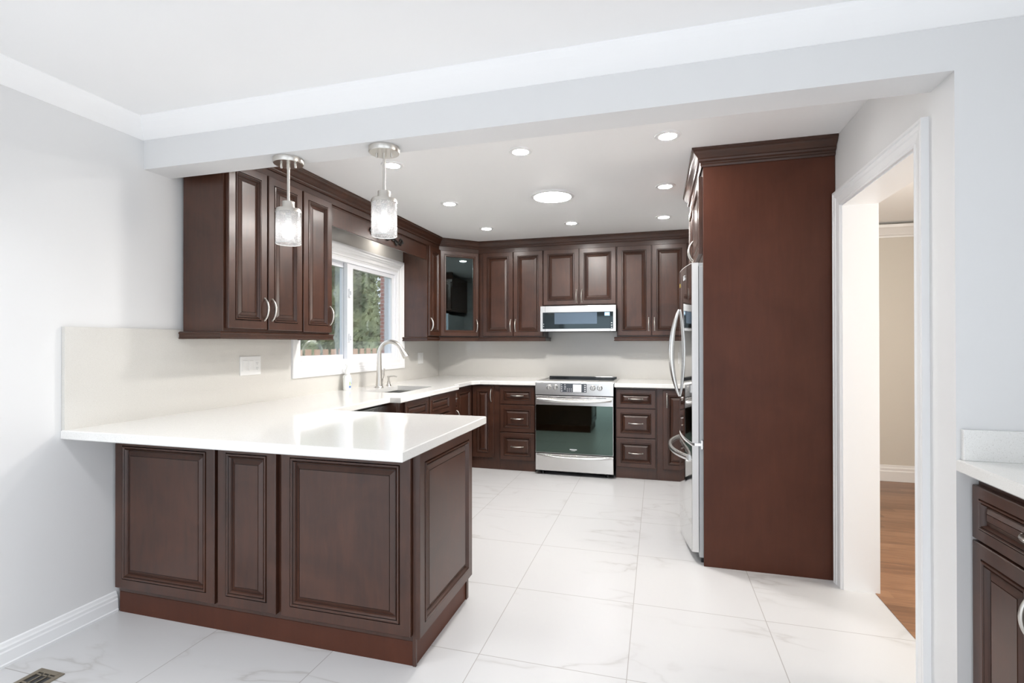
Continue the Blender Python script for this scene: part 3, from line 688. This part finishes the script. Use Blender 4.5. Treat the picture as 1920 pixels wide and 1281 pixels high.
for x in (X0+.06, X1-.06):
    for y in (-.62, -.08): MB().lathe((x, y, 0), [(.001, 0), (.02, 0), (.02, .01), (.012, .031), (.001, .031)], 12).build('foot', M['black'], c)

# ------------------------------------------------------------------ microwave hood
c = thing('microwave', 'low-profile stainless microwave hood mounted above the range', 'microwave', (1.747, -.2, 1.443))
mx0, mx1 = 1.350, 2.143
body(c, [(mx0+.006, mx1-.006, -.352, -.002, 1.445, 1.7135)], 'housing', 'black')
fd = MB().box(mx0, mx1, -.390, -.352, 1.443, 1.712, .002).build('front_frame', M['steel'], c)
MB().box(mx0+.025, mx1-.028, -.3925, -.389, 1.470, 1.645, .001).build('glass_front', M['microg'], fd)
MB().box(1.503, 1.950, -.3935, -.392, 1.520, 1.640).build('viewing_window', M['microw'], fd)
MB().box(2.028, 2.080, -.3935, -.392, 1.603, 1.638).build('clock_display', M['disp'], fd)
for k in range(4): MB().box(2.036+.0095*k, 2.0425+.0095*k, -.3942, -.3933, 1.614, 1.627).build('clock_digit', M['digit'], fd)
for z in (1.525, 1.500, 1.478): key(2.094, 2.106, -.3937, -.3922, z, z+.008, fd)
for z in (1.518, 1.495): key(1.383, 1.390, -.3937, -.3922, z, z+.006, fd)
for x in (1.4015, 2.0845): MB().box(x, x+.0015, -.3925, -.3898, 1.444, 1.711).build('door_seam', M['black'], fd)

# ------------------------------------------------------------------ refrigerator, its surround
FX, FY0, FY1 = 2.790, -2.470, -1.560
c = thing('refrigerator', 'stainless french-door refrigerator with curved front and bow handles', 'refrigerator', (3.1, -2.015, 0))
MB().box(FX, 3.46, FY0+.004, FY1-.004, .03, 1.780, .004).build('case', M['fside'], c)
def bulge(y): 
    t = (y-(FY0+FY1)/2)/((FY1-FY0)/2); return 2.750-.052*(1-t*t)
def fdoor(y0, y1, z0, z1, nm):
    n = 14; rg = []
    ys = [y0+(y1-y0)*i/n for i in range(n+1)]
    sec = [(bulge(y), y) for y in ys]+[(FX-.003, y1), (FX-.003, y0)]
    mb = MB().rings([[(x, y, z) for x, y in sec] for z in (z0, z1)])
    o = mb.build(nm, M['fdoor'], c, 30)
    f = MB(); f.rings([[(bulge(y)-.0012, y, z) for y in ys] for z in (z0+.004, z1-.004)], close=False).build('steel_skin', M['steelb'], o, True)
    return o
ym = (FY0+FY1)/2
dn_ = fdoor(FY0, ym-.003, .715, 1.800, 'door'); df_ = fdoor(ym+.003, FY1, .715, 1.800, 'door'); fz = fdoor(FY0, FY1, .062, .700, 'freezer_drawer')
for dr_, y in ((dn_, ym-.045), (df_, ym+.045)):
    pts = []; 
    for i in range(25):
        t = i/24; pts.append((bulge(y)-.004-.052*(1-(2*t-1)**2)**.9, y, .955+t*.590))
    MB().tube(pts, [.008+.010*(1-(2*i/24-1)**2) for i in range(25)], 12, 1.0, up=(1,0,0)).build('handle', M['steel'], dr_, 50)
pts = []
for i in range(25):
    t = i/24; y = FY0+.07+t*(FY1-FY0-.14); pts.append((bulge(y)-.004-.060*(1-abs(2*t-1)**2.4), y, .612))
MB().tube(pts, .019, 12, .7, up=(0,0,1)).build('handle', M['steel'], fz, 50)
MB().box(2.762, 2.815, FY0-.004, FY0+.035, .698, .717, .002).box(2.800, 2.815, FY0-.006, FY0+.03, .68, .735, .002).build('hinge', M['chrome'], c)
MB().box(2.765, 2.90, FY0+.01, FY0+.07, 1.780, 1.800, .003).build('hinge_cover', M['fside'], c)
MB().box(2.80, 2.84, FY0+.01, FY0+.05, 0, .03, .003).box(2.80, 2.84, FY1-.05, FY1-.01, 0, .03, .003).box(3.40, 3.44, FY0+.01, FY0+.05, 0, .03).box(3.40, 3.44, FY1-.05, FY1-.01, 0, .03).build('feet', M['black'], c)
yl = -2.30
ft = bpy.data.curves.new('maker_badge', 'FONT'); ft.body = 'LG'; ft.size = .045; ft.extrude = .0008; ft.align_x = 'CENTER'
_fc = bpy.data.objects.new('badge_text', ft); COL.objects.link(_fc); bpy.context.view_layer.update()
_me = bpy.data.meshes.new_from_object(_fc.evaluated_get(bpy.context.evaluated_depsgraph_get())); bpy.data.objects.remove(_fc)
_me.materials.clear(); _me.materials.append(M['mark'])
fo = bpy.data.objects.new('maker_badge', _me); COL.objects.link(fo); fo.parent = dn_
_sl = math.atan2(bulge(yl+.01)-bulge(yl-.01), .02)
_wx = Vector((bulge(yl)-.004, yl, 1.715))
fo.rotation_euler = (PI/2, 0, -PI/2-_sl); fo.location = _wx-Vector(dn_.location)-Vector(c.location)
MB().box(bulge(-2.10)-.003, bulge(-2.10)-.0015, -2.115, -2.085, 1.690, 1.715).build('yellow_sticker', M['sticker'], dn_)
o = MB().box(2.812, RX-.003, -2.514, -2.490, 0, 2.366, .001).build('end_panel', M['woodp'])
tag(o, 'tall plain reddish-brown panel closing the side of the refrigerator', 'panel')
c = thing('wall_cabinet', 'double-door espresso wall cabinet above the refrigerator', 'cabinet', (3.15, -2.0, 1.83), G_UP)
body(c, [(2.812, RX-.003, -2.489, -1.52, 1.835, 2.40)])
door(c, '-x', 2.811, -2.480, -2.010, 1.850, 2.312, (-2.045, 1.945)); door(c, '-x', 2.811, -2.000, -1.530, 1.850, 2.312, (-1.965, 1.945))
fcrown = [(0, 0), (.006, 0), (.010, .010), (.008, .018), (.012, .024), (.022, .030), (.026, .040), (.024, .046), (.034, .058), (.048, .072), (.052, .078), (.052, .084), (.058, .088), (.060, .100), (0, .100)]
o = MB().sweep([(RX-.003, -2.515), (2.806, -2.515), (2.806, -1.50)], fcrown, CZ-.101, -1).build('crown_moulding', M['woodl'])
tag(o, 'dark crown moulding capping the refrigerator surround', 'moulding')

# ------------------------------------------------------------------ dining buffet
c = thing('buffet_cabinet', 'espresso buffet base cabinet at the frame edge beside the doorway wall', 'cabinet', (3.9, -4.4, 0))
body(c, [(3.562, 4.195, -4.43, YB0-.004, 0, ZB-.002)])
door(c, '-x', 3.562, -4.326, -3.704, .680, .852, (-4.015, .775), 'drawer', .80, True, hl=.13)
door(c, '-x', 3.562, -4.012, -3.704, .100, .672, (-3.991, .560)); door(c, '-x', 3.562, -4.326, -4.018, .100, .672, (-4.045, .560))

# ------------------------------------------------------------------ ceiling lights
names = {(0, 0): 'recessed downlight beside the rod of the farther pendant', (1, 0): 'recessed downlight in the middle of the row nearest the beam', (2, 0): 'recessed downlight in the row nearest the beam, toward the refrigerator',
         (0, 1): 'recessed downlight between the window cabinets and round panel light', (2, 1): 'recessed downlight between round panel light and refrigerator crown',
         (0, 2): 'recessed downlight by the glass corner cabinet', (1, 2): 'recessed downlight in front of the range wall, behind the panel light', (2, 2): 'recessed downlight by the range wall, toward the refrigerator'}
for j, y in enumerate((-2.80, -1.865, -.925)):
    for i, x in enumerate((.925, 1.772, 2.607)):
        if (i, j) == (1, 1): continue
        t = thing('downlight', names[i, j], 'ceiling light', (x, y, CZ-.008), 'recessed downlights in the kitchen ceiling')
        MB().lathe((x, y, CZ), [(.046, -.004), (.048, -.008), (.068, -.006), (.072, -.0005), (.046, -.0005), (.046, -.004)], 32).build('trim_ring', M['trim'], t, 40)
        MB().lathe((x, y, CZ-.004), [(.001, -.008), (.025, -.007), (.040, -.004), (.0462, .001), (.0462, .003), (.001, .003)], 32).build('lens', M['led'], t)
x, y = 1.774, -1.85
t = thing('panel_light', 'large round flush panel light in the middle of the kitchen ceiling', 'ceiling light', (x, y, CZ-.02))
MB().lathe((x, y, CZ), [(.140, -.010), (.143, -.016), (.165, -.012), (.172, -.0005), (.140, -.0005), (.140, -.010)], 48).build('trim_ring', M['trim'], t, 40)
MB().lathe((x, y, CZ-.010), [(.001, -.020), (.06, -.018), (.11, -.012), (.134, -.004), (.1402, .002), (.1402, .006), (.001, .006)], 48).build('lens', M['ledp'], t)
for x, y, e in DINING_FILL:  # unseen rings added around the dining fill lamps
    struct(MB().lathe((x, y, CZ), [(.135, -.0085), (.138, -.012), (.165, -.010), (.172, -.0005), (.135, -.0005), (.135, -.0085)], 40).build('trim_%d' % (3+[q[0] for q in DINING_FILL].index(x)), M['trim'], None, 40))
def pendant(x, y, zb, lab):
    t = thing('pendant_light', lab, 'pendant light', (x, y, BZ), 'glass pendants under the beam')
    MB().lathe((x, y, BZ), [(.001, -.026), (.068, -.026), (.071, -.022), (.071, -.0005), (.001, -.0005)], 40).build('canopy', M['nickel'], t, 40)
    for a in (-.035, .035):
        MB().lathe((x+a*math.cos(.25), y+a*math.sin(.25), BZ-.046), [(.001, 0), (.005, .001), (.006, .008), (.006, .021), (.001, .021)], 14).build('mounting_nut', M['nickel'], t, 50)
    MB().tube([(x, y, BZ-.025), (x, y, zb+.195)], .0065, 14).lathe((x, y, BZ-.05), [(.001, 0), (.009, 0), (.009, .025), (.001, .025)], 14).build('rod', M['nickel'], t, 50)
    MB().lathe((x, y, zb+.150), [(.001, .014), (.056, .012), (.060, .004), (.060, .014), (.056, .022), (.032, .026), (.029, .030), (.029, .058), (.012, .060), (.001, .060)], 32).build('socket_cap', M['nickel'], t, 40)
    MB().lathe((x, y, zb), [(.0585, .158), (.0590, .0), (.0570, .0), (.0565, .158), (.0585, .158)], 40).build('glass_shade', M['shade'], t, 50)
    MB().lathe((x, y, zb), [(.0592, .0), (.0592, .003), (.0565, .003), (.0565, .0), (.0592, .0)], 40).build('shade_rim', M['plastic'], t, 50)
    R_ = .031
    MB().lathe((x, y, zb+.042), [(.001, 0)]+[(R_*math.sin(a), R_-R_*math.cos(a)) for a in [PI*k/12 for k in range(1, 11)]]+[(.012, 2*R_-.002), (.001, 2*R_-.002)], 20).build('bulb', M['bulb'], t, True)
    MB().lathe((x, y, zb+.102), [(.001, 0), (.013, 0), (.014, .05), (.001, .05)], 16).build('lamp_holder', M['plastic'], t, 40)
pendant(.806, -3.612, 1.804, 'glass cylinder pendant hanging in front of the double-door cabinet')
pendant(1.333, -3.612, 1.812, 'glass cylinder pendant hanging in front of the window valance')

# ------------------------------------------------------------------ floor register
c = thing('floor_vent', 'small bronze floor register with cut-out slots near the baseboard', 'vent', (.20, -4.38, 0))
vx0, vx1, vy0, vy1 = .150, .280, -4.53, -4.252
MB().box(vx0+.012, vx1-.012, vy0+.012, vy1-.012, .0005, .0015).build('dark_well', M['black'], c)
b = MB().box(vx0, vx0+.020, vy0, vy1, .0005, .005, .001).box(vx1-.020, vx1, vy0, vy1, .0005, .005, .001).box(vx0+.020, vx1-.020, vy0, vy0+.020, .0005, .005, .001).box(vx0+.020, vx1-.020, vy1-.020, vy1, .0005, .005, .001)
k = 0; y = vy0+.045
while y < vy1-.03:
    b.box(vx0+.018, vx1-.018, y, y+.006, .001, .004); k += 1; y += .050
for x in (vx0+.050, vx0+.080): b.box(x-.003, x+.003, vy0+.018, vy1-.018, .001, .004)
b.build('grille', M['bronze'], c)
